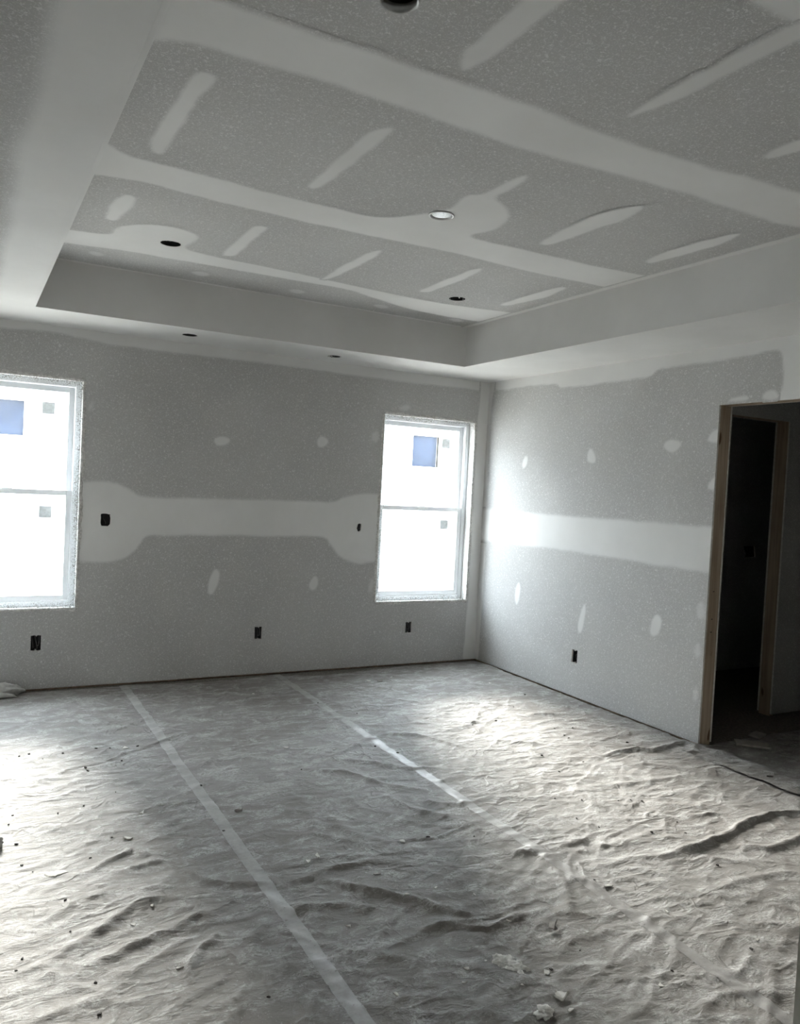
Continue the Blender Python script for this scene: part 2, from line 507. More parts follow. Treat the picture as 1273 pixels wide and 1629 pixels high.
tag(wcb, 'dim drywall with a square box hole, seen through two doorways', 'wall', kind='structure')
wh2 = panel('wall_hall_end', rect(-4.4, 0, HY, H1), [], lambda u, v: (2.9, u, v), (1, 0, 0), 0.1, BOARD)
tag(wh2, 'far end wall of the dim hall', 'wall', kind='structure')
wh3 = panel('wall_hall_near', rect(0.116, 0, 2.9, H1), [], lambda u, v: (u, -4.4, v), (0, -1, 0), 0.1, BOARD)
tag(wh3, 'near side wall of the dim hall', 'wall', kind='structure')

# outer shell so that daylight enters by the windows only
sh = MB()
sh.box((-4.62, -7.7, -0.1), (-4.50, 0.165, 3.3)); sh.box((3.2, -7.7, -0.1), (3.32, 0.165, 3.3))
sh.box((-4.62, -7.8, -0.1), (3.32, -7.7, 3.3)); sh.box((-4.62, -7.8, 3.3), (3.32, 0.165, 3.42))
tag(sh.build('wall_exterior', SHEATH), 'outer walls and roof deck enclosing the rooms', 'wall', kind='structure')

# ceiling: tray panel, four tray sides, lower border
ceil = panel('ceiling', rect(TXL-0.02, TYF-0.02, TXR+0.02, TYB+0.02), [circ(x, y, CR, 32, 0.0012) for x, y in CANS],
             lambda u, v: (u, v, ZT), (0, 0, 1), 0.013, BOARD)
tag(ceil, 'raised tray ceiling of grey drywall with pale taped seams and round holes', 'ceiling', kind='structure')
panel('ceiling_border', [(XL-.2, -7.4), (2.9, -7.4), (2.9, 0.15), (XL-.2, 0.15)],
      [rect(TXL, TYF, TXR, TYB)] + [circ(x, y, CR-0.004, 26, 0.0015) for x, y in SCANS],
      lambda u, v: (u, v, H1), (0, 0, 1), 0.013, BOARD, ceil)
e_ = 0.0015
for a, b in (((TXL-.014, TYB-e_, H1-e_), (TXR+.014, TYB+.013, ZT)), ((TXL-.014, TYF-.013, H1-e_), (TXR+.014, TYF+e_, ZT)),
             ((TXL-.013, TYF, H1-e_), (TXL+e_, TYB, ZT)), ((TXR-e_, TYF, H1-e_), (TXR+.013, TYB, ZT))):
    MB().box(a, b).build('tray_side', MUDM, ceil)

# ------------------------------------------------------------------ joint compound: thin feathered patches on the boards
PL = {'back': (1, 0.0, (0, 2), -1), 'right': (0, 0.0, (1, 2), -1), 'tray': (2, ZT, (0, 1), -1), 'soff': (2, H1, (0, 1), -1)}
def px_poly(plane, pts):
    ax, v, (a, b), s = PL[plane]
    out = []
    for x, y in pts:
        p = hit(x, y, ax, v); out.append(np.array((p[a], p[b])))
    for cut_ in (0.045, 0.02):          # round the corners a little, as a trowel does
        nxt = []
        for i in range(len(out)):
            p, q = out[i], out[(i+1) % len(out)]
            t = min(0.25, cut_/max(1e-6, np.linalg.norm(q-p)))
            nxt += [p+(q-p)*t, q+(p-q)*t]
        out = nxt
    return [tuple(p) for p in out]
def sdf_poly(P, X, Y):
    P = np.array(P); d = np.full(X.shape, 1e9); ins = np.zeros(X.shape, bool)
    for i in range(len(P)):
        a = P[i]; b = P[(i+1) % len(P)]
        e = b-a; wx = X-a[0]; wy = Y-a[1]
        t = np.clip((wx*e[0]+wy*e[1])/max(e@e, 1e-12), 0, 1)
        d = np.minimum(d, np.hypot(wx-t*e[0], wy-t*e[1]))
        c = (a[1] > Y) != (b[1] > Y)
        with np.errstate(divide='ignore', invalid='ignore'):
            ins ^= c & (X < (b[0]-a[0])*(Y-a[1])/(b[1]-a[1]) + a[0])
    return np.where(ins, d, -d)
_off = {}
def mud(parent, plane, poly, feather=0.02, name='joint_compound_band', cell=0.012, wob=0.010, cut=(), clip=None, mat=None, wfreq=9.0):
    ax, val, (a, b), s = PL[plane]
    P = np.array(poly)
    lo = P.min(0)-cell*2-wob; hi = P.max(0)+cell*2+wob
    if clip:
        lo = np.maximum(lo, clip[:2]); hi = np.minimum(hi, clip[2:])
    nu, nv = [max(2, int(math.ceil((hi[i]-lo[i])/cell))+1) for i in (0, 1)]
    U, V = np.meshgrid(np.linspace(lo[0], hi[0], nu), np.linspace(lo[1], hi[1], nv), indexing='ij')
    D = sdf_poly(P, U, V)
    D = D + 0.55*wob*fbm(U*wfreq*.7+3.1*len(poly), V*wfreq*.7, 3)
    A = np.clip(D/feather+0.35, 0, 1); A = A*A*(3-2*A)
    gone = np.zeros(U.shape, bool)
    for c in cut:                       # open holes: drop the cells inside, pull the rim onto the hole's edge
        fE = (lambda x, y: np.hypot(x-c[0], y-c[1]) - c[2]) if len(c) == 3 else (lambda x, y: -sdf_poly(c, x, y))
        E = fE(U, V); e = 1e-4
        gx = (fE(U+e, V)-E)/e; gy = (fE(U, V+e)-E)/e
        near = (E < 0) & (E > -cell*0.75)
        U = np.where(near, U-gx*E, U); V = np.where(near, V-gy*E, V)
        gone |= (E <= -cell*0.75)
    k = _off.get(plane, 0) + 1; _off[plane] = k
    off = 0.0010 + 0.00008*k
    pos = np.zeros((nu*nv, 3)); pos[:, a] = U.ravel(); pos[:, b] = V.ravel(); pos[:, ax] = val + s*off
    idx = np.arange(nu*nv).reshape(nu, nv)
    q = np.stack([idx[:-1, :-1], idx[1:, :-1], idx[1:, 1:], idx[:-1, 1:]], -1).reshape(-1, 4)
    keep = (A.ravel()[q].max(1) > 0.003) & ~gone.ravel()[q].any(1)
    q = q[keep]
    if plane == 'right': pass
    used = np.unique(q); rm = -np.ones(nu*nv, int); rm[used] = np.arange(len(used))
    q = rm[q]; pos = pos[used]; al = A.ravel()[used]
    n = np.cross(pos[q[0][1]]-pos[q[0][0]], pos[q[0][2]]-pos[q[0][0]])
    if n[ax]*s < 0: q = q[:, ::-1]
    me = bpy.data.meshes.new(name)
    me.from_pydata(pos.tolist(), [], q.tolist())
    at = me.attributes.new('cover', 'FLOAT', 'POINT'); at.data.foreach_set('value', al.astype(np.float32))
    return link(name, me, mat or MUDF, parent)

def z1(pts): return [(x*.5028, y*.5028) for x, y in pts]
def z2(pts): return [(633+x*.5028, y*.5028) for x, y in pts]

# back wall
mud(wb, 'back', px_poly('back', [(-60, 440), (810, 560), (790, 624), (760, 622), (732, 617), (676, 612), (573, 599), (486, 587), (420, 578), (264, 560), (172, 548), (82, 528), (-60, 518)]),
    0.022, clip=(XL, 0, 0, H1), wob=0.008)
mud(wb, 'back', [(-0.098, H1+.1), (.1, H1+.1), (.1, -.1), (-0.10, -.1), (-0.125, 0.06), (-0.118, 0.2), (-0.105, 0.55), (-0.108, 2.1), (-0.088, 2.3)], 0.014, clip=(XL, 0.017, 0, H1), wob=0.004)
mud(wb, 'back', px_poly('back', [(90, 764), (176, 765), (203, 774), (224, 790), (361, 793), (534, 798), (546, 791), (569, 785), (640, 785), (640, 892), (565, 898),
    (538, 885), (525, 866), (519, 854), (400, 853), (232, 852), (224, 866), (207, 885), (176, 895), (90, 893)]), 0.026, wob=0.010,
    clip=(WL[2], 0, WR[0], H1), cut=HIGH_SH)
PATCH = 'compound_patch'
for q in ([(340, 902), (351, 908), (349, 926), (339, 948), (329, 945), (331, 925)], [(500, 914), (507, 921), (505, 935), (497, 941), (489, 932)],
          [(338, 699), (352, 693), (368, 698), (362, 707), (345, 711)], [(503, 700), (511, 692), (524, 700), (518, 710), (506, 713)]):
    mud(wb, 'back', px_poly('back', q), 0.02, PATCH, 0.008, 0.006)
for q in ([(590, 690), (603, 683), (604, 702), (594, 705)], [(632, 648), (650, 641), (655, 650), (640, 655)], [(140, 642), (150, 636), (148, 652), (138, 655)],
          [(586, 925), (597, 915), (594, 940), (584, 945)]):
    mud(wb, 'back', px_poly('back', q), 0.03, PATCH, 0.008, 0.008, mat=MUDT)

# right wall
mud(wr, 'right', px_poly('right', [(760, 560), (1040, 520), (1400, 450), (1400, 680), (1232, 680), (1236, 640), (1248, 606), (1245, 561), (1231, 558), (1155, 573), (1045, 588), (1038, 600),
    (1007, 604), (949, 612), (891, 618), (887, 611), (844, 614), (786, 623)]), 0.02, clip=(-3.5, DZ, 0, H1), wob=0.010)
mud(wr, 'right', px_poly('right', [(740, 560), (790, 600), (786, 623), (783, 640), (779, 690), (774, 802), (772, 894), (762, 1040), (758, 1080), (720, 1080)]), 0.016, clip=(-2, 0.019, 0, H1), wob=0.006)
mud(wr, 'right', px_poly('right', [(700, 803), (886, 819), (999, 827), (1180, 842), (1175, 919), (1011, 894), (907, 877), (700, 852)]), 0.03, clip=(DY1, 0, 0, H1), wob=0.010)
for q in ([(836, 724), (841, 728), (838, 743), (832, 746), (830, 738)], [(938, 712), (945, 716), (949, 732), (945, 738), (935, 736), (934, 724)],
          [(1054, 710), (1062, 700), (1080, 699), (1087, 706), (1079, 717), (1066, 723)], [(1125, 698), (1136, 682), (1150, 682), (1148, 704), (1130, 704)],
          [(1122, 778), (1136, 758), (1146, 758), (1144, 782)], [(826, 922), (829, 938), (825, 962), (820, 962), (819, 942)],
          [(931, 955), (933, 975), (926, 1008), (919, 1006), (920, 985)], [(1044, 975), (1054, 982), (1052, 1002), (1043, 1014), (1033, 1010), (1036, 990)],
          [(1157, 641), (1162, 632), (1191, 627), (1194, 638)], [(1210, 638), (1217, 622), (1237, 618), (1242, 637)]):
    mud(wr, 'right', px_poly('right', q), 0.022, PATCH, 0.008, 0.008, clip=(-3.4 if q[0][1] < 645 else DY1, 0.02, 0, H1))
for q in ([(1106, 965), (1120, 950), (1124, 985), (1110, 988)], [(1104, 1032), (1114, 1018), (1116, 1045), (1106, 1048)], [(1102, 1095), (1112, 1085), (1112, 1115), (1102, 1118)]):
    mud(wr, 'right', px_poly('right', q), 0.03, PATCH, 0.008, 0.008, clip=(DY1, 0.02, 0, H1), mat=MUDT)

# tray ceiling: three taped seams, the edge strips and the filled screw rows
CB = (TXL, TYF, TXR, TYB)
cc = [(x, y, CR) for x, y in CANS]
mud(ceil, 'tray', px_poly('tray', [(352, 0), (640, 98), (844, 166), (985, 221), (1136, 266), (1290, 310), (1320, 365), (1246, 359), (1085, 307), (844, 241), (640, 172), (442, 108),
    (282, 63), (238, 66), (200, 50), (240, -40)]), 0.04, clip=CB, wob=0.016)
mud(ceil, 'tray', px_poly('tray', [(120, 225), (166, 221), (196, 246), (312, 274), (452, 312), (603, 347), (683, 339), (718, 332), (741, 307), (766, 310), (812, 286), (844, 276), (829, 294),
    (784, 315), (803, 326), (812, 340), (805, 355), (785, 367), (739, 375), (834, 397), (935, 420), (1040, 441), (985, 463), (955, 455), (834, 430), (734, 405), (640, 385), (503, 357),
    (352, 322), (221, 287), (140, 277), (90, 272)]), 0.024, clip=CB, wob=0.012, cut=cc)
mud(ceil, 'tray', px_poly('tray', [(80, 360), (106, 364), (176, 374), (181, 362), (216, 356), (271, 358), (322, 375), (290, 396), (352, 410), (452, 430), (603, 463), (711, 484), (830, 499), (790, 512),
    (773, 513), (711, 504), (642, 489), (553, 460), (402, 434), (201, 399), (96, 385), (70, 382)]), 0.022, clip=CB, wob=0.010, cut=cc)
for q in (rect(TXL-1, TYB-0.035, TXR+1, TYB+1), rect(TXL-1, TYF-1, TXR+1, TYF+0.06), rect(TXL-1, TYF-1, TXL+0.05, TYB+1), rect(TXR-0.05, TYF-1, TXR+1, TYB+1)):
    mud(ceil, 'tray', q, 0.02, clip=CB, wob=0.012)
mud(ceil, 'tray', px_poly('tray', z2([(1110, 0), (1000, -60), (1400, -80), (1500, 120), (1273, 80), (1200, 50)])), 0.03, clip=CB)
ROWS = [z1([(610, 235), (640, 222), (690, 240), (680, 265), (640, 300), (600, 360), (560, 420), (520, 490), (480, 480), (470, 440), (500, 400), (560, 310)]),
        z1([(1170, 410), (1250, 398), (1240, 420), (1150, 490), (1080, 550), (1000, 600), (970, 590), (1000, 560)]),
        z1([(360, 630), (400, 612), (435, 625), (425, 650), (370, 700), (325, 690)]),
        z1([(800, 712), (858, 718), (800, 757), (745, 812), (695, 807), (720, 785)]),
        z1([(1180, 792), (1218, 788), (1180, 817), (1060, 877), (1010, 887), (1080, 840)]),
        z2([(380, 0), (520, -90), (680, -90), (530, 0), (400, 110), (300, 180), (215, 225), (195, 220), (200, 165), (215, 145), (240, 140)]),
        z2([(1330, 50), (1330, 100), (1273, 125), (1050, 230), (900, 310), (740, 370), (720, 368), (760, 335), (920, 245), (1100, 150), (1220, 85)]),
        z2([(1330, 420), (1330, 460), (1200, 500), (1150, 500), (1190, 465)]),
        z2([(440, 770), (500, 735), (620, 680), (740, 650), (788, 650), (730, 692), (600, 732), (480, 777)]),
        z2([(780, 825), (830, 800), (950, 765), (1060, 738), (1092, 737), (1040, 767), (900, 807), (800, 834)]),
        z2([(58, 922), (160, 880), (240, 849), (278, 846), (220, 880), (100, 924)]),
        z2([(316, 964), (400, 935), (510, 907), (540, 908), (480, 937), (350, 967)])]
for k, q in enumerate(ROWS):
    mud(ceil, 'tray', px_poly('tray', q), 0.022, 'filled_screw_row', 0.010, 0.012, clip=CB)
for q in ([(135, 400), (150, 398), (170, 405), (155, 408)], [(300, 432), (320, 430), (340, 437), (320, 440)], [(455, 460), (475, 459), (490, 465), (470, 467)], [(590, 484), (608, 483), (622, 489), (605, 491)], [(712, 506), (730, 506), (740, 511), (722, 512)]):
    mud(ceil, 'tray', px_poly('tray', q), 0.025, PATCH, 0.010, 0.008, clip=CB, mat=MUDT)
# lower border: compound over the corner bead and along the walls
sc = [(x, y, CR-0.004) for x, y in SCANS]
for q, cl in ((rect(TXL-0.22, TYF-1, TXL+1, 1), (XL, TYF-.2, TXL, 0)), (rect(TXL-1, TYB-1, TXR+1, 1), (TXL, TYB, TXR, 0)),
              (rect(TXR-1, TYF-1, 1, TYB+1), (TXR, TYF, 0, TYB)), (rect(TXR-1, TYB-1, 1, 1), (TXR, TYB, 0, 0))):
    mud(ceil, 'soff', q, 0.06, cell=0.015, clip=cl, wob=0.03, cut=sc, wfreq=3)

# ------------------------------------------------------------------ windows
def window(name, W, label):
    x0, z0, x1, z1_ = W
    w = empty(name, ((x0+x1)/2, 0.0, z0))
    tag(w, label, 'window', kind='structure')
    cx, cz = (x0+x1)/2, z0
    X0, X1, Z1 = x0-cx, x1-cx, z1_-z0
    r = MB()                                # drywall returns lining the opening
    r.box((X0-.012, .0135, -.012), (X0, .15, Z1+.012)); r.box((X1, .0135, -.012), (X1+.012, .15, Z1+.012))
    r.box((X0, .0135, Z1), (X1, .15, Z1+.012)); r.box((X0, .0135, -.012), (X1, .15, 0))
    r.build('drywall_return', MUDM, w)
    f = MB(); t = 0.038
    f.box((X0, .085, 0), (X0+t, .165, Z1)); f.box((X1-t, .085, 0), (X1, .165, Z1))
    f.box((X0+t, .085, Z1-t), (X1-t, .165, Z1)); f.box((X0+t, .085, 0), (X1-t, .165, t))
    f.build('frame', VINYL, w, bevel=.004)
    mid = Z1*0.505
    def sash(nm, za, zb, ya, yb):
        s = MB(); k = 0.036
        a, b = X0+t+.002, X1-t-.002
        s.box((a, ya, za), (a+k, yb, zb)); s.box((b-k, ya, za), (b, yb, zb))
        s.box((a+k, ya, zb-k), (b-k, yb, zb)); s.box((a+k, ya, za), (b-k, yb, za+k))
        so = s.build(nm, VINYL, w, bevel=.003)
        MB().box((a+k-.004, (ya+yb)/2-.002, za+k-.004), (b-k+.004, (ya+yb)/2+.002, zb-k+.004)).build('pane', GLASS, so)
        MB().box((b-k-.165, (ya+yb)/2-.0036, zb-k-.155), (b-k-.085, (ya+yb)/2-.0026, zb-k-.075)).build('sticker', STICK, so)
        return so
    sash('upper_sash', mid-.018, Z1-t-.002, .128, .158)
    lo = sash('lower_sash', t+.002, mid+.018, .092, .122)
    MB().box((-.03, .078, mid+.004), (.03, .092, mid+.022)).build('sash_lock', VINYL, lo, bevel=.003)
    return w
window('window_1', WL, 'white hung window farther from the room corner, behind hazy film')
window('window_2', WR, 'white hung window next to the room corner, behind hazy film')

def film(W, label, seed):
    x0, z0, x1, z1_ = W
    mg = 0.012
    nx, nz = 70, 110
    cx = (x0+x1)/2
    X, Z = np.meshgrid(np.linspace(x0-mg, x1+mg, nx), np.linspace(z0-mg, z1_+mg, nz), indexing='ij')
    e = np.minimum.reduce([X-(x0-mg), (x1+mg)-X, Z-(z0-mg), (z1_+mg)-Z])
    Y = -0.0045 - 0.004*np.clip(e/0.05, 0, 1)*(1+fbm(X*5+seed, Z*3, 3)) - 0.0015*np.abs(fbm(X*30+seed, Z*30, 2))
    bot = np.clip(1-(Z-z0)/0.05, 0, 1)
    rim = np.clip(1-(e-mg)/0.055, 0, 1) + 0.35*bot
    rim = np.clip(rim*(0.8+0.6*fbm(X*8, Z*8+seed, 3)), 0.0, 1)
    pos = np.stack([X.ravel()-cx, Y.ravel(), Z.ravel()-z0], 1)
    idx = np.arange(nx*nz).reshape(nx, nz)
    q = np.stack([idx[:-1, :-1], idx[1:, :-1], idx[1:, 1:], idx[:-1, 1:]], -1).reshape(-1, 4)
    me = bpy.data.meshes.new('plastic_film')
    me.from_pydata(pos.tolist(), [], q.tolist())
    me.attributes.new('rim', 'FLOAT', 'POINT').data.foreach_set('value', rim.ravel().astype(np.float32))
    o = link('plastic_film', me, FILM, None, True)
    o.location = (cx, 0, z0)
    tag(o, label, 'plastic film', 'films masking the windows')
    # bunched film edge stuck around the opening
    for a, b in (((x0, z0), (x1, z0)), ((x1, z0), (x1, z1_)), ((x1, z1_), (x0, z1_)), ((x0, z1_), (x0, z0))):
        L = math.hypot(b[0]-a[0], b[1]-a[1]); n = int(L/0.02)
        d = ((b[0]-a[0])/L, (b[1]-a[1])/L); nrm = (d[1], -d[0])
        V = []; F = []
        for i in range(n+1):
            t = i/n; px = a[0]+d[0]*L*t-cx; pz = a[1]+d[1]*L*t-z0
            j = float(fbm(i*0.31+seed, a[0]*7+a[1]*3, 3))
            wd = 0.020+0.008*j
            for s, yy in ((-0.004, -0.0035), (0.3*wd, -0.010-0.004*abs(j)), (0.65*wd, -0.006), (wd, -0.0014)):
                V.append((px+nrm[0]*s+0.002*j, yy, pz+nrm[1]*s))
        for i in range(n):
            for k in range(3):
                F.append((i*4+k, i*4+k+1, i*4+k+5, i*4+k+4))
        mesh('film_edge', V, F, RAG if False else EDGE, o, True)
    return o
EDGE = m_plain('crinkled_film_edge', (0.62, 0.61, 0.585), 0.45, 0.2, 70, 0, 0.5)
film(WL, 'hazy overspray-flecked plastic film over the window farther from the corner', 1.0)
film(WR, 'hazy overspray-flecked plastic film over the window next to the corner', 5.0)

# ------------------------------------------------------------------ doorway framing
d1 = empty('door_1', (0.0, DY1, 0.0))
tag(d1, 'rough doorway framed in raw lumber with no door hung', 'doorway', kind='structure')
MB().box((0.0135, 0.0, 0.003), (0.1025, 0.038, DZ)).build('jamb_stud', WOOD, d1, bevel=.002)
MB().box((0.0135, 0.0385, 0.003), (0.1025, 0.076, H1)).build('jamb_stud', WOOD, d1, bevel=.002)
MB().box((0.0135, DY0-DY1-0.038, 0.003), (0.1025, DY0-DY1, DZ)).build('jamb_stud', WOOD, d1, bevel=.002)
MB().box((0.0135, DY0-DY1, DZ), (0.1025, 0.038, DZ+0.12)).build('header', WOOD, d1, bevel=.002)
for z_ in (0.95, 0.78, 0.7): # dark lumber marks
    MB().box((0.045, -0.0006, z_), (0.058, 0.0, z_+0.006)).build('lumber_mark', CHIPD, d1)
d2 = empty('door_2', (1.08, HY, 0.0))
tag(d2, 'second rough doorway framed in lumber, inside the dim hall', 'doorway', kind='structure')
MB().box((0.0, 0.0135, 0.003), (0.038, 0.1025, 2.09)).build('jamb_stud', WOOD, d2, bevel=.002)
MB().box((-0.858, 0.0135, 0.003), (-0.82, 0.1025, 2.09)).build('jamb_stud', WOOD, d2, bevel=.002)
MB().box((-0.82, 0.0135, 2.09), (0.038, 0.1025, 2.21)).build('header', WOOD, d2, bevel=.002)

# ------------------------------------------------------------------ recessed lights
def can(x, y, z, label, kind, rot=0.0):
    c = empty('recessed_light', (x, y, z), rot)
    tag(c, label, 'ceiling light', 'recessed light openings')
    r = CR-0.001 if z > H1+.1 else CR-0.005
    MB().lathe([(r, 0.0005), (r, 0.105), (r-.008, 0.115), (0.001, 0.115)]).build('housing', STEEL if kind == 'lens' else DSTEEL, c, True)
    if kind == 'lens':
        MB().lathe([(r+.006, -0.0020), (r+.007, -0.0050), (r+.001, -0.0065), (r-.006, -0.002), (r-.009, 0.004)]).build('trim_ring', STEEL, c, True)
        pr = [((r-.008)*math.cos(t), 0.003-0.008*math.sin(t)) for t in np.linspace(0.0, 1.5, 9)] + [(0.001, -0.005)]
        MB().lathe(pr).build('lens', LENS, c, True)
    elif kind == 'ring':
        MB().lathe([(r+.001, -0.0015), (r-.001, -0.004), (r-.006, -0.002), (r-.007, 0.02)]).build('rim', STEEL, c, True)
        MB().lathe([(0.001, 0.05), (0.018, 0.05), (0.02, 0.06), (0.02, 0.114)], 20).build('socket', DGREY, c, True)
    else:
        MB().lathe([(0.001, 0.055), (0.015, 0.055), (0.017, 0.06), (0.017, 0.114)], 18).build('socket', DGREY, c, True)
        MB().tube([(-0.03, -.01, .11), (-0.032, 0.0, .05), (-0.02, .012, .014), (0.002, .016, .016), (0.02, .008, .05), (0.025, 0, .11)], 0.0035).build('wire', DGREY, c, True)
        MB().tube([(0.03, .012, .11), (0.034, 0.0, .04), (0.02, -.016, .012), (-.005, -.02, .02), (-0.012, -.01, .10)], 0.0035).build('wire', STEEL, c, True)
    return c
can(*CANS[0], ZT, 'dark open light hole in a half-round compound patch on the tray ceiling', 'wires')
can(*CANS[1], ZT, 'dark open light hole nearest the inner tray corner', 'wires', 1.1)
can(*CANS[2], ZT, 'dark light hole with grey metal rim in bare tray board', 'ring')
can(*CANS[3], ZT, 'shiny rimmed light with pale reflector at the tray centre', 'lens')
can(*SCANS[0], H1, 'small dark light hole in the lower ceiling border, farther from the corner window', 'wires', 0.4)
sc2 = can(*SCANS[1], H1, 'small dark light hole with a dangling wire in the lower ceiling border', 'wires', 2.0)
MB().tube([(0.02, 0.0, .05), (0.025, 0.01, .0), (0.0, 0.03, -.012), (-0.03, .03, -.004)], 0.0022).build('wire', DGREY, sc2, True)

# ------------------------------------------------------------------ electrical boxes
def ebox(name, loc, rz, w, h, label, ears=True, wires='N', depth=0.062, cat='outlet box'):
    e = empty(name, loc, rz)                # local +y goes into the wall
    tag(e, label, cat, 'open electrical boxes')
    w, h = w/2+.004, h/2+.004
    b = MB(); t = .002
    b.box((-w-t, .0135, -h-t), (-w, depth, h+t)); b.box((w, .0135, -h-t), (w+t, depth, h+t))
    b.box((-w, .0135, h), (w, depth, h+t)); b.box((-w, .0135, -h-t), (w, depth, -h)); b.box((-w-t, depth, -h-t), (w+t, depth+t, h+t))
    b.build('box_body', BLACKP, e)
    if ears:
        for s in (-1, 1):
            n = MB(); n.box((-.007, .0138, s*(h-.006)-.005), (.007, .05, s*(h-.006)+.005)); n.build('screw_ear', DGREY, e)
    d = DGREY
    if wires == 'N':
        P = [[(-.6*w, .05, h), (-.62*w, .02, .5*h), (-.45*w, .012, -.3*h), (-.5*w, .02, -.75*h), (-.2*w, .05, -.6*h)],
             [(-.1*w, .05, .9*h), (-.15*w, .016, .7*h), (.1*w, .012, 0), (.3*w, .014, -.6*h), (.35*w, .05, -.8*h)],
             [(.6*w, .05, h), (.62*w, .018, .4*h), (.5*w, .012, -.2*h), (.45*w, .05, -.5*h)]]
    elif wires == 'I':
        P = [[(-.1*w, .05, .8*h), (-.12*w, .014, .5*h), (-.05*w, .012, -.3*h), (0, .03, -.8*h)], [(.5*w, .05, .9*h), (.5*w, .016, .3*h), (.4*w, .014, -.4*h), (.3*w, .05, -.6*h)]]
    else:
        P = [[(-.2*w, .05, .5*h), (-.25*w, .02, .1*h), (.1*w, .018, -.4*h), (.2*w, .05, -.6*h)]]
    for q in P: MB().tube(q, .0032, 6).build('wire', d, e, True)
    return e
LB = ['open outlet box with folded wires under the window away from the corner', 'open outlet box with folded wires low in the back wall between the two windows', 'open outlet box with folded wires low under the window next to the corner']
for (x, z, w, h), l, wr_ in zip(BOXES_BACK, LB, 'NIN'):
    ebox('outlet_box', (x, 0, z), 0, w, h, l, True, wr_)
ebox('switch_box', (HIGH_BOXES[0][0], 0, HIGH_BOXES[0][1]), 0, 0.072, 0.088, 'rounded black box hole in the compound patch by the window away from the corner', False, 'S', cat='switch box')
ebox('switch_box', (HIGH_BOXES[1][0], 0, HIGH_BOXES[1][1]), 0, 0.056, 0.09, 'ragged narrow black box hole in the compound patch by the corner window', True, 'I', cat='switch box')
ebox('outlet_box', (0, RBOX[0], RBOX[1]), -math.pi/2, RBOX[2], RBOX[3], 'open outlet box low in the right-hand wall near the doorway', True, 'S')
hb = np.mean(_b, 0)
ebox('switch_box', (hb[0], CY, hb[2]), 0, 0.20, 0.16, 'square black box hole on a dim wall beyond both doorways', False, 'S', cat='switch box')

# ------------------------------------------------------------------ floor paper: creased sheets, tape
RIDGES = [  # pixel polylines of creases seen on the floor, height (m), half width (m)
    ([(67, 1544), (150, 1490), (226, 1438), (262, 1431)], .022, .045), ([(117, 1555), (269, 1484), (318, 1461), (350, 1461)], .024, .05),
    ([(170, 1570), (230, 1540), (300, 1498)], .014, .05), ([(295, 1556), (318, 1514), (354, 1487)], .020, .035),
    ([(145, 1390), (177, 1371), (209, 1358), (255, 1369)], .022, .035), ([(198, 1388), (262, 1372)], .016, .03),
    ([(293, 1388), (318, 1401), (364, 1410), (435, 1410)], .018, .035), ([(226, 1417), (269, 1413)], .012, .03), ([(140, 1420), (175, 1410)], .012, .03),
    ([(60, 1480), (120, 1440), (190, 1412)], .010, .05), ([(0, 1560), (60, 1545), (120, 1575), (190, 1590)], .014, .045), ([(60, 1629), (140, 1600), (240, 1605)], .014, .05),
    ([(448, 1413), (498, 1399), (540, 1383), (604, 1374)], .018, .04), ([(515, 1402), (579, 1420), (646, 1438), (713, 1452), (770, 1470)], .026, .04),
    ([(462, 1455), (526, 1445), (597, 1450)], .018, .035), ([(667, 1484), (720, 1475), (777, 1484), (805, 1470), (870, 1452)], .022, .03),
    ([(815, 1368), (851, 1357), (880, 1372)], .014, .06), ([(501, 1290), (498, 1392)], .014, .05),
    ([(497, 1234), (527, 1211), (583, 1181), (621, 1171), (666, 1173), (711, 1185), (742, 1196)], .022, .05),
    ([(527, 1211), (591, 1217), (651, 1226), (696, 1226)], .018, .05), ([(497, 1230), (553, 1234), (610, 1252), (666, 1260)], .020, .05),
    ([(598, 1264), (651, 1290), (726, 1309), (790, 1340)], .020, .055), ([(659, 1279), (726, 1284), (742, 1279)], .014, .04),
    ([(742, 1120), (798, 1124)], .018, .06), ([(840, 1139), (885, 1139)], .018, .06), ([(704, 1151), (779, 1153)], .014, .05), ([(772, 1181), (862, 1188)], .014, .05),
    ([(950, 1208), (1010, 1195), (1036, 1198), (1089, 1185), (1106, 1191)], .032, .05), ([(1010, 1220), (1063, 1223), (1122, 1233)], .016, .05),
    ([(950, 1253), (1036, 1248), (1096, 1238)], .014, .045), ([(1093, 1303), (1149, 1299)], .014, .035),
    ([(1050, 1372), (1106, 1353), (1159, 1334), (1189, 1313), (1229, 1301), (1290, 1294)], .038, .045),
    ([(1186, 1354), (1229, 1356), (1262, 1342), (1290, 1328)], .026, .04), ([(870, 1359), (933, 1339)], .016, .04),
    ([(930, 1390), (1000, 1372), (1060, 1362)], .012, .04), ([(1110, 1430), (1180, 1405), (1260, 1390)], .014, .05), ([(880, 1385), (900, 1420), (905, 1470)], .014, .05),
    ([(196, 1225), (241, 1221), (286, 1225)], .018, .05), ([(241, 1285), (317, 1278)], .018, .05), ([(324, 1213), (411, 1210)], .018, .06), ([(362, 1140), (434, 1144), (460, 1151)], .016, .06),
    ([(30, 1250), (120, 1243), (220, 1250)], .012, .06), ([(0, 1330), (60, 1318), (140, 1325)], .010, .06), ([(520, 1300), (560, 1330), (640, 1350)], .012, .05),
    ([(1150, 1590), (1200, 1585), (1255, 1592)], .012, .03), ([(560, 1510), (640, 1530), (700, 1580)], .010, .05), ([(420, 1450), (400, 1520), (380, 1600)], .010, .05),
    ([(1190, 1240), (1240, 1262), (1290, 1290)], .014, .05),
]
RID = [([hit(x, y, 2, 0.0)[:2] for x, y in pts], a, w) for pts, a, w in RIDGES]
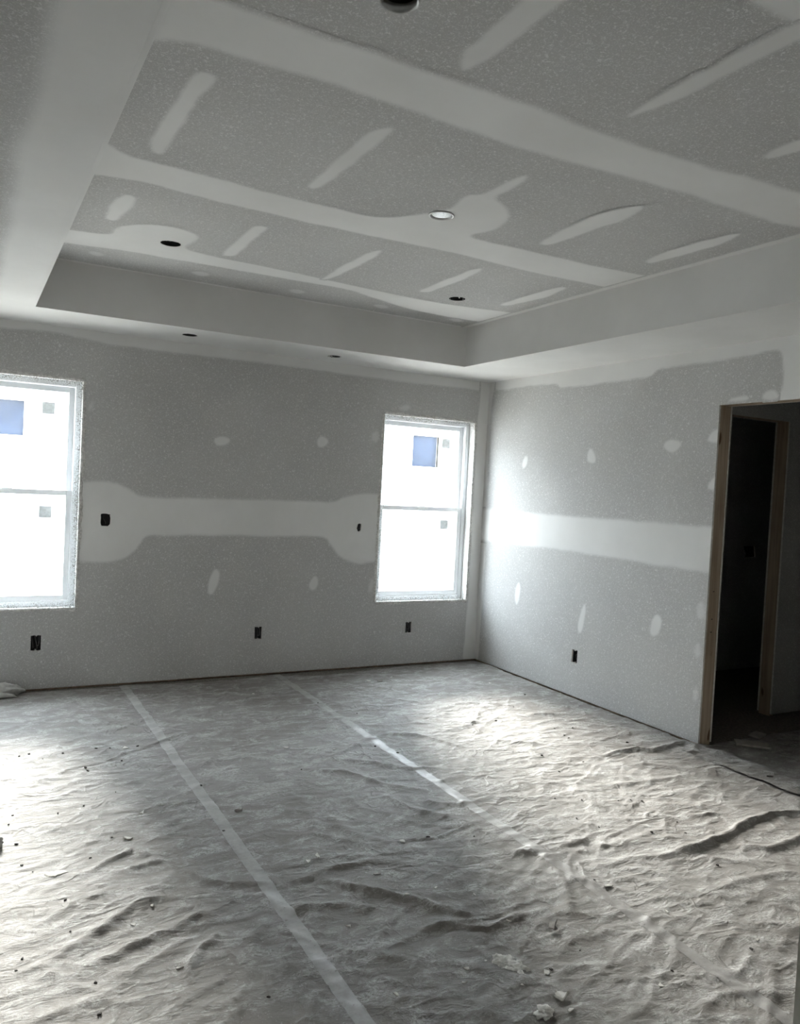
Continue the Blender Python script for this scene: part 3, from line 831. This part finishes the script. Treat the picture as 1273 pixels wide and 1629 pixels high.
def height(x, y):
    x = np.asarray(x, float); y = np.asarray(y, float)
    wx = x + 0.10*fbm(x*1.7+5, y*1.7, 3); wy = y + 0.10*fbm(x*1.7, y*1.7+9, 3)
    h = 0.005*(1+fbm(wx*1.3, wy*1.8, 3))
    amp = 0.55+0.45*np.clip(1.2*noise(x*0.7+3, y*0.7)+0.5, 0, 1)
    r1 = np.clip(ridged(wx*1.6, wy*4.2), 0, 1)**5
    r2 = np.clip(ridged(wx*3.4+8, wy*7.5+2), 0, 1)**5
    a = 0.6; xr = wx*math.cos(a)+wy*math.sin(a); yr = -wx*math.sin(a)+wy*math.cos(a)
    r3 = np.clip(ridged(xr*1.5+4, yr*5.0), 0, 1)**6
    a = -0.7; xr = wx*math.cos(a)+wy*math.sin(a); yr = -wx*math.sin(a)+wy*math.cos(a)
    r4 = np.clip(ridged(xr*1.8+1, yr*5.5+7), 0, 1)**6
    h = h + amp*(0.0055*r1 + 0.0040*r2 + 0.0055*r3 + 0.0048*r4) + 0.0014*fbm(wx*16, wy*24, 3)
    for pts, A, w in RID:
        d = np.full(x.shape, 1e9); tt = np.zeros(x.shape)
        n = len(pts)-1
        jx = x + 0.012*noise(x*14, y*14+3); jy = y + 0.012*noise(x*14+7, y*14)
        for i in range(n):
            p, q = pts[i], pts[i+1]; e = q-p
            t = ((jx-p[0])*e[0]+(jy-p[1])*e[1])/(e@e)
            tc = np.clip(t, 0, 1)
            dd = np.hypot(jx-p[0]-tc*e[0], jy-p[1]-tc*e[1])
            m = dd < d
            d = np.where(m, dd, d); tt = np.where(m, (i+tc)/n, tt)
        tap = np.clip(np.sin(np.pi*np.clip(tt*0.9+0.05, 0, 1))*1.8, 0, 1)
        h = h + 0.6*A*tap/(1+(d/(w*0.55))**2)**1.6
    return np.maximum(h, 0.0) + 0.003
def edge_fade(x, y):
    return np.clip((0.0-y)/0.12, 0.25, 1)

def sheet(name, xa, xb, ya, yb, label, lift, cell=0.0105, back=None, right=None, extra=None):
    nx = int((xb-xa)/cell)+1; ny = int((yb-ya)/cell)+1
    U, V = np.meshgrid(np.linspace(0, 1, nx), np.linspace(0, 1, ny), indexing='ij')
    Y = ya+(yb-ya)*V
    XB = right(Y) if right else np.full(Y.shape, xb)
    X = xa+(XB-xa)*U
    if back is not None:
        top = back(X); Y = ya+(top-ya)*V
    Z = height(X, Y)*edge_fade(X, Y) + lift
    if extra is not None: Z = Z + extra(X, Y)
    pos = np.stack([X.ravel(), Y.ravel(), Z.ravel()], 1)
    idx = np.arange(nx*ny).reshape(nx, ny)
    q = np.stack([idx[:-1, :-1], idx[1:, :-1], idx[1:, 1:], idx[:-1, 1:]], -1).reshape(-1, 4)
    me = bpy.data.meshes.new(name)
    me.from_pydata(pos.tolist(), [], q.tolist())
    o = link(name, me, PAPER, None, True)
    tag(o, label, 'floor paper')
    return o
TX1, TX2 = -2.972, -1.848
bk_a = lambda x: -0.035+0.015*fbm(x*4, x*0+1, 3)
def bk_b(x):
    t = np.clip((x-TX1)/(TX2-TX1), 0, 1)
    return -0.02-0.12*np.clip(np.sin(np.pi*np.clip(t*1.15-0.1, 0, 1)), 0, 1)+0.012*fbm(x*9, x*0+4, 3)
def bk_c(x):
    t = np.clip((x-TX2)/(0-TX2), 0, 1)
    return -0.03-0.14*np.exp(-((t-0.25)/0.28)**2)+0.012*fbm(x*9, x*0+7, 3)
rt_c = lambda y: -0.02+0.010*fbm(y*5, y*0+2, 3)
sheet('floor_paper', XL+0.02, TX1+0.02, YF, -0.03, 'bright wrinkled floor paper in front of the window away from the corner', 0.0, back=bk_a)
sheet('floor_paper', TX1-0.02, TX2+0.02, YF, -0.03, 'wrinkled dusty floor paper running between the two tape lines', 0.0008, back=bk_b)
sheet('floor_paper', TX2-0.02, -0.02, YF, -0.03, 'wrinkled floor paper reaching the right-hand wall and doorway', 0.0016, back=bk_c, right=rt_c)
def sheet_hall():
    nx, ny = 240, 150
    T, Y = np.meshgrid(np.linspace(0, 1, nx)**1.6, np.linspace(-4.2, HY-0.01, ny), indexing='ij')
    x0 = -0.19+0.012*fbm(Y*3, Y*0+2, 3)                # loose edge lying over the room paper
    X = x0+(2.85-x0)*T
    far = 0.004+0.010*np.clip(ridged(X*2, Y*3), 0, 1)**4+0.004*np.abs(fbm(X*5, Y*6, 3))
    near = height(X, Y)+0.0065
    w = np.clip((X+0.02)/0.12, 0, 1); w = w*w*(3-2*w)
    lift = np.clip((-2.72-Y)/0.3, 0, 1)*(0.6+0.5*noise(Y*2.3, Y*0+.5))
    Z = near*(1-w)+far*w + 0.022*lift*np.clip(1-(X-x0)/0.09, 0, 1)**2
    ok = ((X < -0.005) & (Y < -2.47) & (Y > -3.9)) | ((X > 0.13)) | ((Y > DY0+.02) & (Y < DY1-.005))
    idx = np.arange(nx*ny).reshape(nx, ny)
    q = np.stack([idx[:-1, :-1], idx[1:, :-1], idx[1:, 1:], idx[:-1, 1:]], -1).reshape(-1, 4)
    q = q[ok.ravel()[q].all(1)]
    q = q[(np.stack([X.ravel(), Y.ravel()], 1)[q].mean(1)[:, 1] < DY1-.0)]
    me = bpy.data.meshes.new('floor_paper'); me.from_pydata(np.stack([X.ravel(), Y.ravel(), Z.ravel()], 1).tolist(), [], q.tolist())
    o = link('floor_paper', me, PAPER, None, True)
    tag(o, 'shaded floor paper running through the doorway into the hall', 'floor paper')
sheet_hall()
def Hs(x, y):
    h = float(height(np.array([x]), np.array([y]))[0]*edge_fade(np.array([x]), np.array([y]))[0])
    return h + (0.0016 if x > TX2-0.02 else 0.0008 if x > TX1-0.02 else 0.0)

def tape(x0, y0, y1, label, fade):
    ny = int((y1-y0)/0.012); nx = 7
    U, Y = np.meshgrid(np.linspace(-0.027, 0.027, nx), np.linspace(y0, y1, ny), indexing='ij')
    X = x0+U+0.006*fbm(Y*0.8+x0, Y*0+3, 2)
    Z = height(X, Y)*edge_fade(X, Y)+(0.0024 if x0 > -2 else 0.0016)-0.0008*(U < -0.022)
    A = fade(Y)*np.ones_like(X)
    idx = np.arange(nx*ny).reshape(nx, ny)
    q = np.stack([idx[:-1, :-1], idx[1:, :-1], idx[1:, 1:], idx[:-1, 1:]], -1).reshape(-1, 4)
    me = bpy.data.meshes.new('tape_strip'); me.from_pydata(np.stack([X.ravel(), Y.ravel(), Z.ravel()], 1).tolist(), [], q.tolist())
    me.attributes.new('cover', 'FLOAT', 'POINT').data.foreach_set('value', A.ravel().astype(np.float32))
    o = link('tape_strip', me, TAPE, None, True)
    tag(o, label, 'tape', 'tape lines joining the floor paper')
tape(TX1, YF, -0.03, 'clear tape line joining floor papers on the side away from the doorway', lambda y: np.clip(0.95+0.2*noise(y*3, y*0), 0, 1))
tape(TX2, YF, -0.03, 'half worn tape line joining floor papers on the doorway side', lambda y: np.clip(0.5+0.55*noise(y*1.3+2.2, y*0+5), 0.28, 1))

# ------------------------------------------------------------------ debris
def chip_mesh(name, r, th, mat, n=9, curl=0.0, seed=0):
    rr = random.Random(seed)
    ang = sorted(rr.uniform(0, 2*math.pi) for _ in range(n))
    ring = [(r*rr.uniform(0.55, 1.0)*math.cos(t), r*rr.uniform(0.5, 0.85)*math.sin(t)) for t in ang]
    V = []
    for k, s in ((0.88, th), (1.0, th*0.5), (0.95, 0)):
        for x, y in ring:
            V.append((x*k, y*k, s+curl*(x*x+0.3*y*y)/max(r, 1e-6)+rr.uniform(0, th*.25)))
    F = [tuple(range(n))]
    for a in (0, 1):
        for i in range(n):
            j = (i+1) % n
            F.append((a*n+i, (a+1)*n+i, (a+1)*n+j, a*n+j))
    F.append(tuple(2*n+i for i in range(n))[::-1])
    me = bpy.data.meshes.new(name); me.from_pydata(V, [], F); me.update(); me.materials.append(mat)
    return me
crumbs = [chip_mesh('debris_crumb', 0.011, 0.006, CHIPD, 8, 0.1, s) for s in range(4)]
chips = [chip_mesh('compound_chip', 0.022, 0.006, CHIPW, 10, 0.25, 20+s) for s in range(4)]
DARK = [(918,1303),(883,1270),(926,1274),(890,1227),(928,1212),(998,1181),(882,1159),(911,1158),(898,1170),(905,1174),(1078,1308),(1091,1325),(1037,1325),(1142,1377),(946,1401),(953,1316),
        (1004,1273),(1022,1275),(984,1273),(136,1223),(141,1227),(92,1293),(175,1192),(219,1188),(100,1201),(68,1209),(194,1212),(184,1260),(133,1282),(178,1331),(356,1322),(320,1250),
        (144,1363),(52,1385),(103,1434),(112,1482),(35,1526),(25,1545),(152,1562),(158,1613),(428,1586),(20,1297),(14,1312),(26,1341),(34,1374),(46,1200),(30,1203),(153,1191),
        (479,1226),(633,1198),(597,1187),(681,1332),(1195,1512),(1069,1544),(923,1510),(877,1541),(754,1332),(817,1125),(835,1106),(789,1147),(862,1202),(752,1154),(568,1137),(506,1119)]
def where(p):
    a = ('on paper before the window away from the corner' if p[0] < TX1 else 'on the paper between the tape lines' if p[0] < TX2 else 'on the paper by the doorway wall')
    return a + (', near the back wall' if p[1] > -1.2 else ', beyond the room middle' if p[1] > -2.6 else ', towards the entrance')
for k, (x, y) in enumerate(DARK):
    p = hit(x, y, 2, 0.012)
    o = link('debris_crumb', crumbs[k % 4], None)
    dist = np.linalg.norm(p-CAM)
    s = random.uniform(0.55, 1.0)*(1.35 if k in (0, 20, 34, 52) else 1.0)*(0.75 if dist < 3.6 else 1.0)
    o.location = (p[0], p[1], Hs(p[0], p[1])-0.001); o.rotation_euler = (0, 0, random.uniform(0, 6.28)); o.scale = (s, s*random.uniform(.5, 1), s)
    tag(o, 'small dark crumb '+where(p), 'debris', 'dark crumbs scattered on the floor paper')
WHITE = [(200,1190),(226,1293),(205,1333),(242,1441),(212,1469),(283,1540),(693,1414),(755,1422),(743,1541),(737,1563),(810,1467),(968,1412),(1052,1567),(403,1104),(587,1085),(605,1084),(780,1087),
         (622,1080),(646,1431),(600,1391),(490,1373),(556,1472),(630,1580),(908,1610),(456,1190),(532,1192),(1060,1450),(1205,1497),(640,1340),(830,1570),(870,1545),(505,1365)]
for k, (x, y) in enumerate(WHITE):
    p = hit(x, y, 2, 0.012)
    o = link('compound_chip', chips[k % 4], None)
    dist = np.linalg.norm(p-CAM)
    s = random.uniform(0.7, 1.15)*(0.72 if dist < 3.4 else 1.25)
    o.location = (p[0], p[1], Hs(p[0], p[1])-0.001); o.rotation_euler = (0, 0, random.uniform(0, 6.28)); o.scale = (s, s*random.uniform(.4, .9), s*.7)
    tag(o, 'small pale chip '+where(p), 'debris', 'pale chips scattered on the floor paper')

def one(name, px, mat, r, th, curl, label, cat='debris', rz=0.0, seed=3, n=12, sy=1.0):
    p = hit(px[0], px[1], 2, 0.012)
    o = link(name, chip_mesh(name, r, th, mat, n, curl, seed), None)
    o.location = (p[0], p[1], Hs(p[0], p[1])-0.0015); o.rotation_euler = (0, 0, rz); o.scale = (1, sy, 1)
    return tag(o, label, cat)
GREYP = m_plain('curled_paper_scrap', (0.36, 0.34, 0.32), 0.8, 0.15, 60)
one('paper_scrap', (877, 1476), GREYP, .030, .003, 1.1, 'curled grey paper scrap standing up beside the large flattened splat', rz=.5, seed=5)
one('compound_chip', (891, 1588), CHIPW, .027, .008, 0.3, 'plump oval chip of dried compound beside the crumpled paper wad', seed=8, sy=1.2)
one('splat', (88, 1389), CHIPW, .055, .003, 0.0, 'small crusty compound splat on the bright paper on the side away from the doorway', 'splat', seed=14, n=18, sy=.6)
one('wood_splinter', (380, 1290), GREYP, .030, .010, 0.2, 'dark-edged splinter lying just past the clear tape line', rz=.4, seed=17, sy=.6)
# large flattened splat: several lobes in one crust
def splat():
    p = hit(812, 1538, 2, 0.01)
    n = 60; V = []; F = []
    U = np.linspace(-.13, .13, n)
    X, Y = np.meshgrid(U, U, indexing='ij')
    D = np.maximum.reduce([0.062-np.hypot((X+.035)*.9, (Y-.045)*1.3), 0.058-np.hypot((X-.01)*1.0, (Y-.0)*1.1), 0.036-np.hypot(X-.035, (Y+.05)), 0.028-np.hypot((X-.075)*.9, (Y+.03)*1.4)])
    D = D+0.022*fbm(X*28, Y*28, 3)-0.004
    c, s = .62*math.cos(-.5), .62*math.sin(-.5)
    gx, gy = p[0]+X*c-Y*s, p[1]+X*s+Y*c
    T = np.clip(D/0.012, 0, 1)
    Z = height(gx, gy)+0.003+0.007*T*(0.7+0.5*fbm(X*60, Y*60, 2))
    idx = np.arange(n*n).reshape(n, n)
    q = np.stack([idx[:-1, :-1], idx[1:, :-1], idx[1:, 1:], idx[:-1, 1:]], -1).reshape(-1, 4)
    q = q[(D.ravel()[q].max(1) > 0)]
    used = np.unique(q); rm = -np.ones(n*n, int); rm[used] = np.arange(len(used))
    z0 = Hs(p[0], p[1])
    pos = np.stack([gx.ravel()-p[0], gy.ravel()-p[1], Z.ravel()-z0], 1)[used]
    o = mesh('splat', pos, rm[q].tolist(), CHIPW, None, True)
    o.location = (p[0], p[1], z0)
    tag(o, 'large flattened crust of dropped compound on the middle floor paper', 'splat')
splat()
def lump(name, loc, sx, sy, sz, mat, label, cat, seed, rz=0, fr=9.0, am=.28):
    n, m = 40, 24
    V = []; F = []
    for i in range(m+1):
        ph = math.pi*i/m
        for k in range(n):
            t = 2*math.pi*k/n
            x, y, z = math.sin(ph)*math.cos(t), math.sin(ph)*math.sin(t), math.cos(ph)
            r = 1+am*float(fbm(np.array(x*2+seed+z*1.3), np.array(y*2+z*1.7), 4)) + .10*float(ridged(np.array(x*fr*.4+seed), np.array(z*fr*.5+y*2)))
            V.append((x*r*sx, y*r*sy, max(0, z*r*sz+sz*.85)))
    for i in range(m):
        for k in range(n):
            F.append((i*n+k, (i+1)*n+k, (i+1)*n+(k+1) % n, i*n+(k+1) % n))
    o = mesh(name, V, F, mat, None, True); o.location = loc; o.rotation_euler = (0, 0, rz)
    return tag(o, label, cat)
p = hit(866, 1614, 2, 0.012)
lump('paper_wad', (p[0], p[1], Hs(p[0], p[1])-.002), .030, .022, .009, CHIPW, 'crumpled pale paper wad lying past the large flattened splat', 'debris', 3.0, .3, 12, .5)
p = hit(10, 1118, 2, 0.0)
lump('crumpled_rag', (p[0]-.05, -0.115, 0.006), .135, .07, .044, RAG, 'crumpled pale plastic rag lying against the back wall under the window away from the corner', 'rag', 9.0, .1, 9, .3)
p = hit(0, 1345, 2, 0.012)
lump('compound_clod', (p[0]-.012, p[1], Hs(p[0], p[1])-.003), .022, .018, .022, RAG, 'small grey clod sitting on the bright floor paper', 'debris', 4.0)
# offcuts in the hall
def offcut(px, L, W_, th, rz, label):
    p = hit(px[0], px[1], 2, 0.01)
    o = MB().box((-L/2, -W_/2, 0), (L/2, W_/2, th)).build('board_offcut', PBOARD, None, bevel=.002)
    o.location = (p[0], p[1], 0.016); o.rotation_euler = (0.03, 0, rz)
    tag(o, label, 'offcut')
offcut((1197, 1187), 0.20, 0.09, 0.013, -0.75, 'flat drywall offcut lying on the hall floor past the doorway')
offcut((1205, 1172), 0.12, 0.07, 0.012, 0.3, 'smaller offcut lying farther in the dim hall')
p = hit(1226, 1237, 2, 0.01)
o = link('debris_crumb', crumbs[1], None); o.location = (p[0], p[1], .012); o.scale = (2.2, 1.2, 1.2); o.rotation_euler = (0, 0, -.6)
tag(o, 'dark flake lying on the doorway threshold', 'debris')

# ------------------------------------------------------------------ outside
g = mesh('ground', [(-60, 0.17, -.35), (60, 0.17, -.35), (60, 90, -.35), (-60, 90, -.35)], [(0, 1, 2, 3)], DIRT)
tag(g, 'bare soil of the lot outside the windows', 'ground', kind='structure')
NY = 7.0
nb = empty('neighbor_house', (0, NY, -.35))
tag(nb, 'white-sided house standing outside beyond the windows', 'house')
def nwin(pa, pb):
    a = hit(*pa, 1, NY); b = hit(*pb, 1, NY)
    return (min(a[0], b[0]), min(a[2], b[2]), max(a[0], b[0]), max(a[2], b[2]))
n1 = nwin((657, 692), (696, 744)); wN = n1[2]-n1[0]
n2 = nwin((0, 634), (37, 693)); n2 = (n2[2]-wN*1.1, n2[1], n2[2], n2[3])
panel('wall', rect(-14, -.35, 12, 2.85), [rect(*n1), rect(*n2)], lambda u, v: (u, 0, v+.35), (0, 1, 0), .15, SIDING, nb)
for q in (n1, n2):
    fr = MB(); k = .05
    fr.box((q[0]-k, -.02, q[1]-k+.35), (q[0], .06, q[3]+k+.35)); fr.box((q[2], -.02, q[1]-k+.35), (q[2]+k, .06, q[3]+k+.35))
    fr.box((q[0], -.02, q[1]-k+.35), (q[2], .06, q[1]+.35)); fr.box((q[0], -.02, q[3]+.35), (q[2], .06, q[3]+k+.35))
    fo = fr.build('window', SIDING, nb)
    MB().box((q[0], .07, q[1]+.35), (q[2], .08, q[3]+.35)).build('pane', DARKGL, fo)
rf = MB()
rf.v = [(-14.3, -.35, 3.2), (12.3, -.35, 3.2), (12.3, 5, 4.1), (-14.3, 5, 4.1), (12.3, 10.3, 3.2), (-14.3, 10.3, 3.2), (-14.3, -.35, 3.1), (12.3, -.35, 3.1), (12.3, 10.3, 3.1), (-14.3, 10.3, 3.1)]
rf.f = [(0, 1, 2, 3), (3, 2, 4, 5), (0, 6, 7, 1), (6, 9, 8, 7), (4, 8, 9, 5), (1, 7, 8, 4, 2), (0, 3, 5, 9, 6)]
rf.build('roof', SHINGLE, nb)
